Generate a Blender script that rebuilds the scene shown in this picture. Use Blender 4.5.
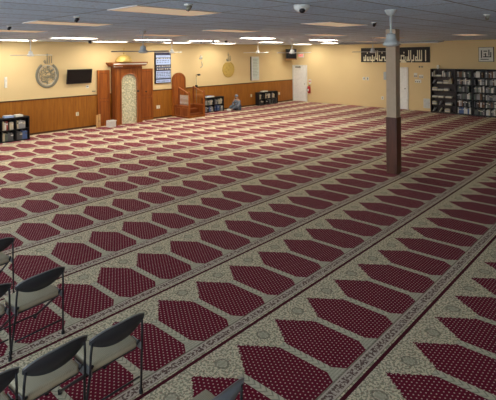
import bpy, bmesh, math, random
from mathutils import Vector, Matrix
for o in list(bpy.data.objects): bpy.data.objects.remove(o)
S = bpy.context.scene
COL = S.collection
PI = math.pi

# ------------------------------------------------------------------ camera
HC = 2.7                      # lens height
YA = 0.8090
cam = bpy.data.cameras.new('camera')
cam.sensor_fit = 'HORIZONTAL'; cam.sensor_width = 36.0
cam.lens = 443.19 / 496 * 36
cam.shift_x = 0.0
cam.shift_y = -(200 - 54.76) / 496
cam.clip_start = 0.05; cam.clip_end = 200
co = bpy.data.objects.new('camera', cam); COL.objects.link(co)
co.matrix_world = Matrix.Translation((0, 0, HC)) @ Matrix.Rotation(-YA, 4, 'Z') @ Matrix.Rotation(PI/2, 4, 'X') @ Matrix.Rotation(-0.0102, 4, 'Z')
S.camera = co

# ------------------------------------------------------------------ world and exposure
W = bpy.data.worlds.new('world'); S.world = W; W.use_nodes = True
bg = W.node_tree.nodes['Background']
bg.inputs[0].default_value = (0.80, 0.91, 1.0, 1); bg.inputs[1].default_value = 3.4
S.view_settings.view_transform = 'Standard'; S.view_settings.look = 'None'
S.view_settings.gamma = 1; S.view_settings.use_curve_mapping = False
S.view_settings.exposure = 0.12
LIT = 17.5                    # radiance of the switched-on ceiling panels

# ------------------------------------------------------------------ room numbers
XW, YW, ZC = 20.58, 16.03, 3.24
X0, Y0 = -5.0, -5.0
PU, PV, OU, OV, DR = 0.5429, 1.1796, 2.3542, 1.8709, 0.1034

# ------------------------------------------------------------------ node maths
class NT:
    def __init__(s, nt): s.nt = nt
    def v(s, x): return E(s, x)
class E:
    def __init__(s, T, x): s.T = T; s.x = x
    def _o(s, op, *a):
        n = s.T.nt.nodes.new('ShaderNodeMath'); n.operation = op
        for i, q in enumerate((s,) + a):
            q = q.x if isinstance(q, E) else q
            if isinstance(q, (int, float)): n.inputs[i].default_value = q
            else: s.T.nt.links.new(q, n.inputs[i])
        return E(s.T, n.outputs[0])
    def __add__(s, o): return s._o('ADD', o)
    def __radd__(s, o): return s._o('ADD', o)
    def __sub__(s, o): return s._o('SUBTRACT', o)
    def __rsub__(s, o): return (s * -1.0) + o
    def __mul__(s, o): return s._o('MULTIPLY', o)
    __rmul__ = __mul__
    def __truediv__(s, o): return s._o('DIVIDE', o)
    def gt(s, o): return s._o('GREATER_THAN', o)
    def lt(s, o): return s._o('LESS_THAN', o)
    def floor(s): return s._o('FLOOR')
    def frac(s): return s._o('FRACT')
    def abs(s): return s._o('ABSOLUTE')
    def min(s, o): return s._o('MINIMUM', o)
    def max(s, o): return s._o('MAXIMUM', o)
    def sin(s): return s._o('SINE')
    def sqrt(s): return s._o('SQRT')
    def fl(s, o): return s._o('FLOORED_MODULO', o)
def mix(T, f, a, b):
    n = T.nt.nodes.new('ShaderNodeMix'); n.data_type = 'RGBA'
    for i, q in ((0, f), (6, a), (7, b)):
        q = q.x if isinstance(q, E) else q
        if isinstance(q, (int, float)): n.inputs[i].default_value = q
        elif isinstance(q, tuple): n.inputs[i].default_value = (*q, 1)
        else: T.nt.links.new(q, n.inputs[i])
    return n.outputs[2]
def newmat(name, rough=0.6, metal=0.0, spec=0.4):
    m = bpy.data.materials.new(name); m.use_nodes = True
    b = m.node_tree.nodes['Principled BSDF']
    b.inputs['Roughness'].default_value = rough; b.inputs['Metallic'].default_value = metal
    b.inputs['Specular IOR Level'].default_value = spec
    return m, NT(m.node_tree), b
def coords(T, kind='Object'):
    tc = T.nt.nodes.new('ShaderNodeTexCoord'); sp = T.nt.nodes.new('ShaderNodeSeparateXYZ')
    T.nt.links.new(tc.outputs[kind], sp.inputs[0])
    return tc.outputs[kind], [E(T, sp.outputs[i]) for i in range(3)]
def noise(T, vec, scale, detail=2, stretch=None, rough=0.5):
    n = T.nt.nodes.new('ShaderNodeTexNoise'); n.inputs['Scale'].default_value = scale
    n.inputs['Detail'].default_value = detail; n.inputs['Roughness'].default_value = rough
    if stretch:
        mp = T.nt.nodes.new('ShaderNodeMapping'); mp.inputs['Scale'].default_value = stretch
        T.nt.links.new(vec, mp.inputs[0]); vec = mp.outputs[0]
    T.nt.links.new(vec, n.inputs['Vector'])
    return E(T, n.outputs[0])
def bump(T, b, h, s=0.3, d=0.01):
    n = T.nt.nodes.new('ShaderNodeBump'); n.inputs['Strength'].default_value = s; n.inputs['Distance'].default_value = d
    T.nt.links.new(h.x, n.inputs['Height']); T.nt.links.new(n.outputs[0], b.inputs['Normal'])
def mottled(name, c1, c2, scale=8, rough=0.6, metal=0.0, stretch=None, spec=0.4, bmp=0.0):
    m, T, b = newmat(name, rough, metal, spec)
    vec, _ = coords(T)
    n = noise(T, vec, scale, 3, stretch)
    f = ((n - 0.3) * 2.5).max(0.0).min(1.0)
    T.nt.links.new(mix(T, f, c1, c2), b.inputs['Base Color'])
    if bmp: bump(T, b, n, bmp)
    return m
def emit(name, c, s):
    m, T, b = newmat(name)
    vec, _ = coords(T)
    n = noise(T, vec, 30, 1)
    T.nt.links.new(mix(T, n, c, tuple(x * .97 for x in c)), b.inputs['Emission Color'])
    b.inputs['Base Color'].default_value = (*c, 1)
    b.inputs['Emission Strength'].default_value = s
    return m
M = {}
def solid(k, c, rough=0.6, metal=0.0, var=0.12, scale=12, spec=0.4):
    M[k] = mottled(k, c, tuple(x * (1 - var) for x in c), scale, rough, metal, None, spec)
solid('white_paint', (.78, .78, .74), .5)
solid('door_white', (.9, .9, .87), .45)
solid('fan_white', (.8, .8, .77), .4)
solid('fan_grey', (.58, .6, .58), .4)
solid('blade_grey', (.3, .27, .24), .5)
solid('black', (.012, .012, .014), .4)
solid('black_shelf', (.012, .012, .013), .5)
solid('brown_shelf', (.035, .02, .016), .5)
solid('tv_black', (.006, .006, .007), .25)
solid('dark_frame', (.02, .015, .012), .4)
solid('gold', (.62, .43, .1), .4, .35)
solid('dome_gold', (.62, .43, .13), .55, .2)
solid('disc_gold', (.66, .47, .13), .5, .2)
solid('silver', (.27, .26, .2), .45, .3)
solid('pale_silver', (.7, .68, .6), .5, .1)
solid('red_enamel', (.5, .015, .015), .3)
solid('red_sign', (.85, .1, .05), .4)
solid('chair_metal', (.06, .065, .075), .38, .5, spec=.5)
solid('chair_leg', (.03, .031, .035), .4, .5, spec=.4)
solid('chair_blue', (.3, .38, .48), .35, .5, spec=.5)
solid('rubber', (.02, .02, .02), .8)
solid('paper', (.8, .78, .7), .8)
solid('poster_blue', (.42, .54, .84), .6)
solid('navy', (.03, .03, .07), .6)
solid('ink', (.03, .03, .03), .7)
solid('mint', (.68, .77, .72), .6)
solid('banner_black', (.02, .016, .012), .6)
solid('cream_letter', (.85, .8, .58), .6)
solid('vent_grey', (.55, .55, .5), .5)
solid('cloth_blue', (.17, .2, .25), .9)
solid('cloth_dark', (.09, .11, .14), .9)
solid('skin', (.42, .25, .17), .6)
solid('hair', (.05, .045, .045), .8)
solid('outlet', (.8, .76, .62), .4)
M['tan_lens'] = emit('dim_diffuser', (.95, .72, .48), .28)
solid('fixture_frame', (.72, .66, .58), .5)
solid('oak', (.62, .36, .14), .5)
solid('cabinet_white', (.8, .78, .72), .5)
M['lit_strong'] = emit('bright_diffuser', (1.0, .93, .8), LIT*1.9)
M['lit'] = emit('lit_diffuser', (1.0, .93, .78), LIT)

def wood(name, c1, c2, groove=0.0, axis=0, rough=0.42):
    m, T, b = newmat(name, rough)
    vec, (x, y, z) = coords(T)
    n = noise(T, vec, 1.0, 4, (14, 14, 1.6))
    f = ((n - .3) * 2.4).max(0.0).min(1.0)
    c = mix(T, f, c1, c2)
    if groove:
        g = ((x + y) / groove).frac().lt(.09)
        pl = ((x + y) / groove).floor() * 12.9898
        tone = (pl.sin() * 43758.5).frac() * .35
        c = mix(T, tone, c, c2)
        c = mix(T, g * .35, c, tuple(q * .3 for q in c2))
        bump(T, b, 1.0 - g, .5, .006)
    T.nt.links.new(c, b.inputs['Base Color'])
    return m
M['panel_wood'] = wood('wainscot_wood', (.39, .15, .017), (.27, .09, .009), .1)
M['oak_red'] = wood('mihrab_wood', (.36, .105, .014), (.22, .055, .008))
M['oak_dark'] = wood('minbar_wood', (.25, .065, .012), (.14, .032, .007))
M['pillar_wood'] = wood('pillar_wood', (.16, .055, .03), (.08, .026, .014))
M['rail_wood'] = wood('rail_wood', (.42, .15, .05), (.3, .09, .03))
M['trim_dark'] = wood('trim_wood', (.1, .035, .012), (.06, .02, .008))

def wallmat():
    m, T, b = newmat('wall_paint', .75, 0, .2)
    vec, (x, y, z) = coords(T)
    n = noise(T, vec, 1.3, 4)
    T.nt.links.new(mix(T, n, (.77, .595, .325), (.72, .55, .29)), b.inputs['Base Color'])
    bump(T, b, noise(T, vec, 60, 2), .05, .003)
    return m
M['wall'] = wallmat()
def pillarmat():
    m, T, b = newmat('pillar_paint', .7)
    vec, _ = coords(T)
    T.nt.links.new(mix(T, noise(T, vec, 9, 3), (.62, .49, .35), (.52, .4, .28)), b.inputs['Base Color'])
    return m
M['pillar'] = pillarmat()
def ceilmat():
    m, T, b = newmat('ceiling_tile', .8, 0, .15)
    vec, (x, y, z) = coords(T)
    gx = ((x - 2.59) / 1.22 + 200.0).frac(); gy = ((y - 4.1) / .61 + 200.0).frac()
    line = (gx.lt(.02)).max(gy.lt(.05))
    tid = ((x - 2.59) / 1.22 + 200.0).floor() * 12.99 + ((y - 4.1) / .61 + 200.0).floor() * 78.233
    r = (tid.sin() * 437.585).frac()
    c = mix(T, r, (.65, .81, .98), (.57, .72, .88))
    c = mix(T, noise(T, vec, 26, 3).gt(.58) * .3, c, (.25, .25, .25))
    c = mix(T, line * .9, c, (.22, .24, .26))
    T.nt.links.new(c, b.inputs['Base Color'])
    return m
M['ceiling'] = ceilmat()

def carpet():
    m, T, b = newmat('prayer_carpet', .95, 0, .05)
    vec, (x, y, z) = coords(T)
    q = 0.018
    # rows: v grows towards the niche wall; d = distance below the row's upper line
    vr = (y - OV) / PV
    d = (1.0 - (vr + 50.0).frac()) * PV
    us = (x - OU) / PU + (vr - 1.0 + .1) * DR + 50.5
    uf = us.frac() - .5                       # 0 at the niche axis
    du = (us / (q / PU)).floor() * (q / PU)
    dq = (d / q).floor() * q
    ufq = (du.frac() - .5 + .016).abs()
    A = (dq - .10) * 1.36
    B = E(T, 0.433) if False else (d * 0.0 + .433)
    C = .433 - (d - .915).max(0.0) * 1.25
    hw = A.min(B)
    niche = ufq.lt(hw) * (uf.abs().lt(C)) * d.gt(.105) * d.lt(1.02)
    # dots in the niche
    p = .041
    row = (y / (p * .8)).floor()
    off = row.fl(2.0) * .5
    fx = (us * PU / p + off).frac() - .5; fy = (y / (p * .8)).frac() - .5
    dot = (fx * fx * 1.0 + fy * fy * .7).lt(.026)
    red = mix(T, noise(T, vec, 30, 2), (.14, .005, .019), (.2, .008, .030))
    red = mix(T, dot * .95, red, (.78, .5, .46))
    # cream ground with woven foliage
    n1 = noise(T, vec, 46, 2); n2 = noise(T, vec, 12, 3)
    cream = mix(T, n2, (.93, .80, .58), (.74, .65, .44))
    cream = mix(T, n1.gt(.51) * .72, cream, (.24, .23, .14))
    cream = mix(T, noise(T, vec, 52, 1).gt(.64) * .6, cream, (.33, .12, .09))
    # rosette between two niches
    rx = (uf.abs() - .5).abs() * PU; ry = d - .19
    rr = (rx * rx + ry * ry * .8).sqrt()
    ring = rr.gt(.045) * rr.lt(.062) 
    inn = rr.lt(.04)
    cream = mix(T, inn * .7, cream, (.5, .46, .32))
    cream = mix(T, ring * .65, cream, (.2, .17, .12))
    # column shaft between niches
    ua = (uf.abs() - .5).abs()                 # distance from the column axis
    shaft = ua.lt(.07) * d.gt(.40) * d.lt(.93)
    chev = ((d + (ua * PU) * 1.2) / .062).frac().lt(.28)
    cream = mix(T, shaft * .8, cream, (.66, .6, .45))
    cream = mix(T, shaft * chev * .6, cream, (.17, .17, .12))
    basem = d.gt(.915) * d.lt(1.02)
    steps = (d / .026).frac().lt(.3)
    cream = mix(T, basem * .8, cream, (.6, .54, .4))
    cream = mix(T, basem * steps * .4, cream, (.2, .2, .15))
    # border band under the niches
    band = d.gt(1.03) * d.lt(1.135)
    edge = (d.gt(1.02) * d.lt(1.034)).max(d.gt(1.135) * d.lt(1.142))
    bn = noise(T, vec, 42, 2)
    bandc = mix(T, (d - 1.083).abs().lt(.034) * bn.gt(.5) * .85, (.66, .55, .44), (.10, .035, .03))
    bandc = mix(T, ((us * PU / .1).frac().lt(.12)) * (d - 1.083).abs().lt(.035) * .7, bandc, (.13, .06, .05))
    ground = mix(T, band, cream, bandc)
    ground = mix(T, edge * .65, ground, (.1, .08, .06))
    line = (d.lt(.014)).max(d.gt(PV - .022))
    ground = mix(T, line, ground, (.085, .006, .014))
    col = mix(T, niche, ground, red)
    T.nt.links.new(col, b.inputs['Base Color'])
    bump(T, b, noise(T, vec, 220, 1), .25, .004)
    b.inputs['Sheen Weight'].default_value = .05
    return m
M['carpet'] = carpet()

def tilemat():
    m, T, b = newmat('niche_mosaic', .35)
    vec, (x, y, z) = coords(T)
    v = T.nt.nodes.new('ShaderNodeTexVoronoi'); v.inputs['Scale'].default_value = 17
    T.nt.links.new(vec, v.inputs['Vector'])
    f = E(T, v.outputs['Distance'])
    c = mix(T, f.gt(.42), (.85, .8, .55), (.5, .5, .32))
    c = mix(T, noise(T, vec, 12, 2).gt(.55) * .55, c, (.8, .78, .6))
    c = mix(T, noise(T, vec, 25, 1).gt(.62) * .6, c, (.25, .3, .22))
    T.nt.links.new(c, b.inputs['Base Color'])
    return m
M['mosaic'] = tilemat()
def fabric():
    m, T, b = newmat('seat_fabric', .95, 0, .1)
    vec, (x, y, z) = coords(T)
    w = ((x * 90.0).frac().lt(.5)) * ((y * 90.0).frac().lt(.5))
    n = noise(T, vec, 60, 2)
    c = mix(T, w * .5 + n * .3, (.5, .44, .31), (.27, .24, .17))
    T.nt.links.new(c, b.inputs['Base Color'])
    bump(T, b, w, .3, .003)
    return m
M['fabric'] = fabric()

# ------------------------------------------------------------------ mesh helpers
class MB:
    def __init__(s): s.bm = bmesh.new()
    def _xf(s, vs, loc=(0,0,0), rot=None, sc=(1,1,1)):
        mt = Matrix.Translation(loc) @ (rot.to_4x4() if rot else Matrix()) @ Matrix.Diagonal((*sc, 1))
        bmesh.ops.transform(s.bm, matrix=mt, verts=vs)
    def box(s, x0, x1, y0, y1, z0, z1, bev=0.0, rot=None):
        r = bmesh.ops.create_cube(s.bm, size=1)['verts']
        s._xf(r, ((x0+x1)/2, (y0+y1)/2, (z0+z1)/2), rot, (x1-x0, y1-y0, z1-z0))
        if bev:
            es = list({e for v in r for e in v.link_edges})
            bmesh.ops.bevel(s.bm, geom=es, offset=bev, segments=2, profile=.6, affect='EDGES')
        return s
    def cyl(s, p, r1, r2, h, n=20, rot=None, cap=True):
        r = bmesh.ops.create_cone(s.bm, cap_ends=cap, segments=n, radius1=r1, radius2=r2, depth=h)['verts']
        s._xf(r, p, rot); return s
    def sph(s, p, r, sc=(1,1,1), n=16):
        v = bmesh.ops.create_uvsphere(s.bm, u_segments=n, v_segments=n//2+2, radius=r)['verts']
        s._xf(v, p, None, sc); return s
    def tube(s, pts, r, n=8, closed=False, flat=1.0):
        pts = [Vector(p) for p in pts]; rings = []
        N = len(pts)
        up = None
        for i, p in enumerate(pts):
            a = pts[(i-1) % N] if (closed or i > 0) else p
            c = pts[(i+1) % N] if (closed or i < N-1) else p
            t = (c - a).normalized()
            if up is None:
                up = Vector((0,0,1)) if abs(t.z) < .9 else Vector((0,1,0))
            u = (up - t * up.dot(t)).normalized(); w = t.cross(u); up = u
            rr = r[i] if isinstance(r, (list, tuple)) else r
            rings.append([s.bm.verts.new(p + (u*math.cos(k*2*PI/n) + w*math.sin(k*2*PI/n)*flat) * rr) for k in range(n)])
        L = N if closed else N-1
        for i in range(L):
            A, B = rings[i], rings[(i+1) % N]
            for k in range(n):
                s.bm.faces.new((A[k], A[(k+1) % n], B[(k+1) % n], B[k]))
        if not closed:
            s.bm.faces.new(rings[0][::-1]); s.bm.faces.new(rings[-1])
        return s
    def prism(s, poly, y0, y1):          # outline in x,z extruded along y
        a = [s.bm.verts.new((x, y0, z)) for x, z in poly]; b = [s.bm.verts.new((x, y1, z)) for x, z in poly]
        n = len(poly)
        s.bm.faces.new(a); s.bm.faces.new(b[::-1])
        for i in range(n): s.bm.faces.new((a[i], b[i], b[(i+1) % n], a[(i+1) % n]))
        return s
    def lathe(s, prof, p=(0,0,0), n=24):
        rings = []
        for r, z in prof:
            rings.append([s.bm.verts.new((p[0]+r*math.cos(k*2*PI/n), p[1]+r*math.sin(k*2*PI/n), p[2]+z)) for k in range(n)])
        for A, B in zip(rings, rings[1:]):
            for k in range(n): s.bm.faces.new((A[k], A[(k+1) % n], B[(k+1) % n], B[k]))
        s.bm.faces.new(rings[0][::-1]); s.bm.faces.new(rings[-1])
        return s
    def build(s, name, mat, parent=None, smooth=False):
        bmesh.ops.recalc_face_normals(s.bm, faces=s.bm.faces)
        me = bpy.data.meshes.new(name); s.bm.to_mesh(me); s.bm.free()
        me.materials.append(mat)
        if smooth:
            for f in me.polygons: f.use_smooth = True
        o = bpy.data.objects.new(name, me); COL.objects.link(o)
        if parent: o.parent = parent
        return o
def tag(o, label, cat, group=None):
    o['label'] = label; o['category'] = cat
    if group: o['group'] = group
    return o
def thing(name, label, cat, loc=(0,0,0), rz=0, group=None):
    o = bpy.data.objects.new(name, None); COL.objects.link(o); o.empty_display_size = .1
    o.location = loc; o.rotation_euler = (0, 0, rz)
    return tag(o, label, cat, group)
def struct(o): o['kind'] = 'structure'; return o
def copy_tree(o, parent=None):
    c = o.copy(); COL.objects.link(c)
    if parent: c.parent = parent
    for ch in list(o.children): copy_tree(ch, c)
    return c
FR = -PI/2       # turns a thing built against the niche wall so that it hangs on the far wall
def ell(n, rx, rz, a0=0, a1=2*PI, y=0, c=(0,0)):
    return [(c[0] + rx*math.cos(a0+(a1-a0)*i/(n-1)), y, c[1] + rz*math.sin(a0+(a1-a0)*i/(n-1))) for i in range(n)]

# ------------------------------------------------------------------ room shell
b = MB(); b.box(X0, XW+.2, Y0, YW+.2, -.15, 0); struct(b.build('floor', M['carpet']))
b = MB(); b.box(X0, XW+.2, Y0, YW+.2, ZC, ZC+.15); struct(b.build('ceiling', M['ceiling']))
b = MB(); b.box(X0, XW+.2, YW, YW+.2, 0, ZC); wl = struct(b.build('wall_left', M['wall']))
b = MB(); b.box(X0, XW+.2, Y0-.2, Y0, 0, ZC); struct(b.build('wall_right_unseen', M['wall']))  # out-of-view wall, added to block world light and darken faces turned this way
b = MB(); b.box(XW, XW+.2, Y0, YW, 0, ZC); wr = struct(b.build('wall_far', M['wall']))
b = MB(); b.box(X0, XW-.012, YW-.02, YW, .0, 1.2); struct(b.build('trim_1', M['panel_wood']))
b = MB(); b.box(X0, XW-.012, YW-.035, YW, 1.2, 1.235, .004); struct(b.build('trim_2', M['trim_dark']))
b = MB(); b.box(XW-.03, XW, YW-.035, YW, 0, 1.235); struct(b.build('trim_3', M['trim_dark']))
b = MB(); b.box(X0, XW, YW-.032, YW-.02, 0, .07, .003); struct(b.build('baseboard_left', M['trim_dark']))

# pillar
b = MB(); b.box(9.4, 9.61, 4.43, 4.66, 1.25, ZC, .004); p = struct(b.build('trim_4', M['pillar']))
p.name = 'pillar'; 
b = MB(); b.box(9.39, 9.62, 4.42, 4.67, 0, 1.25, .004); b.box(9.383, 9.627, 4.413, 4.677, 1.235, 1.262, .003)
q = b.build('wood_cladding', M['pillar_wood'], p)

# doors in the far wall (local x = to the right as seen from the room, -y = towards the room)
def door(name, yc, w, h, closer):
    r = bpy.data.objects.new(name, None); COL.objects.link(r); r.location = (XW, yc, 0); r.rotation_euler = (0, 0, FR); struct(r)
    f = MB()
    f.box(-w/2-.05, -w/2+.02, -.045, 0, 0, h+.05, .004); f.box(w/2-.02, w/2+.05, -.045, 0, 0, h+.05, .004); f.box(-w/2+.02, w/2-.02, -.045, 0, h-.01, h+.05, .004)
    f.build('door_frame', M['white_paint'], r)
    d = MB(); d.box(-w/2+.022, w/2-.022, -.03, 0, .01, h-.012)
    for (x0, x1) in ((-w*.36, -w*.05), (w*.05, w*.36)):
        for (z0, z1) in ((.15, .8), (.95, 1.45), (1.58, 1.86)):
            d.box(x0, x1, -.037, -.03, z0, z1, .003)
    dl = d.build('door_leaf', M['door_white'], r)
    k = MB(); k.sph((w/2-.09, -.07, 1.0), .03); k.cyl((w/2-.09, -.045, 1.0), .012, .012, .05, 10, Matrix.Rotation(PI/2, 3, 'X'))
    k.build('door_handle', M['silver'], dl, True)
    if closer:
        c = MB(); c.box(-w*.28, w*.1, -.1, -.03, h-.1, h-.04, .006); c.tube([(-.1, -.08, h-.06), (.12, -.16, h-.03), (.02, -.05, h+.02)], .01)
        c.build('door_closer', M['silver'], dl)
    return r
door('door_1', 15.5, .93, 2.03, True)
door('door_2', 9.52, .8, 1.98, False)

# ------------------------------------------------------------------ ceiling light panels
def panel(kind):
    r = thing('ceiling_light', '', 'ceiling light')
    f = MB(); w, d = .61, .31
    for (x0,x1,y0,y1) in ((-w,w,-d,-d+.02),(-w,w,d-.02,d),(-w,-w+.02,-d+.02,d-.02),(w-.02,w,-d+.02,d-.02)): f.box(x0,x1,y0,y1,-.012,0)
    f.build('frame', M['fixture_frame'], r)
    e = MB(); e.box(-w+.02, w-.02, -d+.02, d-.02, -.009, -.001); e.build('diffuser', M[('tan_lens', 'lit', 'lit_strong')[kind]], r)
    return r
lits = [(5.87,12.6),(8.59,12.6),(10.84,12.6),(14.7,12.6),(18.9,12.3),(3.1,12.6),
        (5.08,15.0),(8.35,15.0),(11.43,15.0),(14.1,15.0),(19.4,14.4),(10.65,9.7),(14.4,9.7)]
lit_words = ['over the floor in front of the television', 'over the floor before the niche cabinet', 'above the small pale script ornament', 'between the mint display board and the hanging speaker',
  'the thin one farthest right before the plain far wall', 'left of the television, second row', 'close to the wall by the round medallion', 'close to the wall above the arched niche', 'close to the wall beside the blue notice', 'close to the wall above the round gold plaque', 'nearest the hanging black speaker',
  'widest and brightest, above the mint display board', 'small, right of the exit sign and above the plain wall',]
src = {}
for (x, y), wds in zip(lits, lit_words):
    kd = 2 if y < 10 else 1
    o = panel(kd) if kd not in src else copy_tree(src[kd]); src.setdefault(kd, o)
    o.location = (x, y, ZC); o['label'] = 'lit white ceiling panel ' + wds; o['group'] = 'switched-on ceiling panels'
offs = [(3.2,4.4,'at top left of centre, with a grey sensor beside it'),(6.9,4.4,'just right of and below the dome camera'),(3.2,7.05,'at the upper left with a small spotlight at its edge'),(6.9,7.05,'thin, in the middle of the ceiling'),(10.65,7.05,'smaller, second in line below the dome camera'),
        (3.2,9.7,'at the far left edge of the ceiling'),(6.9,9.7,'faint, above and behind the fan before the blue notice'),(14.4,7.05,'mostly hidden behind the pillar top'),(18.2,9.9,'closest to the far wall, above the wall switches'),(14.4,4.4,'at the right, above the black bookcases')]
for x, y, wds in offs:
    o = panel(0) if 0 not in src else copy_tree(src[0]); src.setdefault(0, o)
    o.location = (x, y, ZC); o['label'] = 'dim tan ceiling panel ' + wds; o['group'] = 'dim tan ceiling panels'

# ------------------------------------------------------------------ ceiling fans
def fan(x, y, rod, col, blade, label, rot, span=.66):
    r = thing('ceiling_fan', label, 'ceiling fan', (x, y, ZC), rot, 'ceiling fans')
    MB().lathe([(.02, -.075), (.045, -.06), (.075, -.01), (.078, 0)]).build('canopy', M[col], r, True)
    MB().cyl((0, 0, -.07-rod/2), .014, .014, rod, 10).build('rod', M[col], r, True)
    z = -.07 - rod
    MB().lathe([(.02, z+.05), (.05, z+.04), (.062, z+.0), (.07, z-.045), (.098, z-.055), (.102, z-.09), (.09, z-.105), (.05, z-.115)][::-1]).build('motor', M[col], r, True)
    for k in range(3):
        a = k*2*PI/3; R = Matrix.Rotation(a, 3, 'Z')
        bm = MB()
        pts = [(.1, -.025), (.2, -.05), (span, -.065), (span+.02, 0), (span, .065), (.2, .05), (.1, .025)]
        lo = [bm.bm.verts.new(R @ Vector((px, py, z-.078 + py*.12))) for px, py in pts]
        hi = [bm.bm.verts.new(R @ Vector((px, py, z-.068 + py*.12))) for px, py in pts]
        bm.bm.faces.new(lo[::-1]); bm.bm.faces.new(hi)
        for i in range(len(pts)): bm.bm.faces.new((lo[i], lo[(i+1) % 7], hi[(i+1) % 7], hi[i]))
        bm.build('blade', M[blade], r)
    return r
fan(5.215, 2.515, .27, 'fan_grey', 'blade_grey', 'grey ceiling fan hanging nearest, seen in front of the square pillar', .35)
fan(5.23, 14.2, .34, 'fan_white', 'fan_white', 'white ceiling fan hanging up and left of the round medallion', .1)
fan(5.36, 8.24, .30, 'fan_grey', 'blade_grey', 'grey ceiling fan seen just right of the golden dome', .78)
fan(10.4, 14.0, .27, 'fan_white', 'fan_white', 'white ceiling fan seen over the blue notice board', 2.5)
fan(12.3, 9.6, .34, 'fan_white', 'fan_white', 'white ceiling fan seen in front of the hanging speaker', .9)
fan(13.4, 7.1, .34, 'fan_grey', 'blade_grey', 'small grey ceiling fan seen before the left end of the black banner', .2)
fan(14.92, 13.6, .3, 'fan_white', 'fan_white', 'faint far white ceiling fan seen above the pale wall screen', .4)

# sensors, camera dome, spots on the ceiling
def spot(x, y, label, dark=True):
    r = thing('ceiling_spotlight', label, 'ceiling spotlight', (x, y, ZC))
    MB().cyl((0,0,-.008), .045, .045, .016, 20).build('base_plate', M['white_paint'], r, True)
    MB().cyl((.0,0,-.045), .02, .03, .06, 16, Matrix.Rotation(.5, 3, 'Y')).build('lamp_head', M['black' if dark else 'silver'], r, True)
spot(2.75, 5.83, 'small black spotlight on the edge of the upper left tan panel')
spot(2.68, 8.22, 'small black spotlight at the far left edge of the ceiling')
spot(2.94, 3.66, 'grey sensor head hanging beside the largest tan panel', False)
spot(7.06, 3.71, 'small dark sensor on the ceiling left of the pillar top')
spot(6.9, 1.88, 'small pale sensor on the ceiling at the far right', False)
for (x, y), w in (((10.7,12.61),'left of three'),((11.1,12.4),'middle of three'),((11.55,12.16),'right of three'),((7.15,14.19),'alone above the television')):
    tag(MB().cyl((x, y, ZC-.05), .05, .05, .1, 14).build('track_spotlight', M['black']), 'tiny black cylinder spotlight by the lit panels, ' + w, 'ceiling spotlight', 'black cylinder spotlights')
r = thing('dome_camera', 'white security dome camera with black lens on the ceiling', 'security camera', (3.93, 2.93, ZC))
MB().lathe([(.09, 0), (.09, -.03), (.07, -.06), (.03, -.085)][::-1]).build('housing', M['white_paint'], r, True)
MB().sph((-.035, -.035, -.06), .035).build('lens', M['black'], r, True)

# ------------------------------------------------------------------ niche wall hangings
r = thing('television', 'black flat television tilted down on the yellow wall', 'television', (7.60, YW, 1.96))
t = Matrix.Rotation(.16, 3, 'X')
b = MB(); b.box(-.48, .48, -.13, -.09, -.27, .27, .008, t); tv = b.build('casing', M['black'], r)
b = MB(); b.box(-.455, .455, -.134, -.13, -.245, .25, 0, t); b.build('screen', M['tv_black'], r)
b = MB(); b.box(-.12, .12, -.09, -.001, -.08, .08, .005); b.build('wall_mount', M['black'], r)

rnd = random.Random(5)
def scribble(mb, n, rx, rz, y, rad, seed):
    q = random.Random(seed)
    for i in range(n):
        a = q.uniform(0, 2*PI); k = math.sqrt(q.random())
        cx, cz = k*rx*.8*math.cos(a), k*rz*.8*math.sin(a)
        s = q.uniform(.25, .5)*rx; a0 = q.uniform(0, 2*PI); a1 = a0 + q.uniform(1.6, 4.2)
        mb.tube([(cx + s*.5*math.cos(t), y, cz + s*.4*math.sin(t)) for t in [a0+(a1-a0)*j/7 for j in range(8)]], [rad*f for f in (.4,.8,1.1,1.3,1.3,1,.7,.3)], 6)
def word_allah(mb, s, y, x=0, z=0, rad=.014):
    # the word drawn right to left: alif, two lams, ha, with the small mark above
    mb.tube([(x+.42*s, y, z+.5*s), (x+.42*s, y, z-.2*s)], [rad*.7, rad*1.2], 6)
    mb.tube([(x+.2*s, y, z+.45*s), (x+.2*s, y, z-.25*s), (x+.02*s, y, z-.25*s), (x+.0*s, y, z+.4*s)], rad, 6)
    mb.tube([(x+.0*s, y, z+.4*s), (x-.02*s, y, z-.2*s), (x-.2*s, y, z-.25*s), (x-.34*s, y, z-.05*s), (x-.24*s, y, z+.1*s), (x-.14*s, y, z-.2*s)], rad, 6)
    mb.tube([(x+.2*s, y, z+.68*s), (x+.13*s, y, z+.58*s), (x+.06*s, y, z+.68*s), (x-.01*s, y, z+.58*s), (x-.08*s, y, z+.7*s)], rad*.7, 6)

r = thing('wall_medallion', 'round silver calligraphy medallion left of the television', 'wall medallion', (6.46, YW, 2.05))
b = MB(); b.tube(ell(40, .37, .42, PI/2+.55, PI*2.5-.55, -.025), .04, 8, flat=.5); b.build('ring', M['silver'], r, True)
b = MB(); scribble(b, 70, .36, .4, -.02, .009, 3); b.build('calligraphy', M['silver'], r, True)
b = MB(); b.tube(ell(40, .30, .345, 0, 2*PI*39/40, -.02), .012, 6, True); b.build('inner_ring', M['pale_silver'], r, True)
b = MB(); word_allah(b, .36, -.02, 0, .5, .011); b.build('top_word', M['silver'], r, True)
b = MB(); b.tube([(0,-.02,.66),(0,-.02,.78)], [.02,.004], 6); b.build('finial', M['silver'], r, True)

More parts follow.
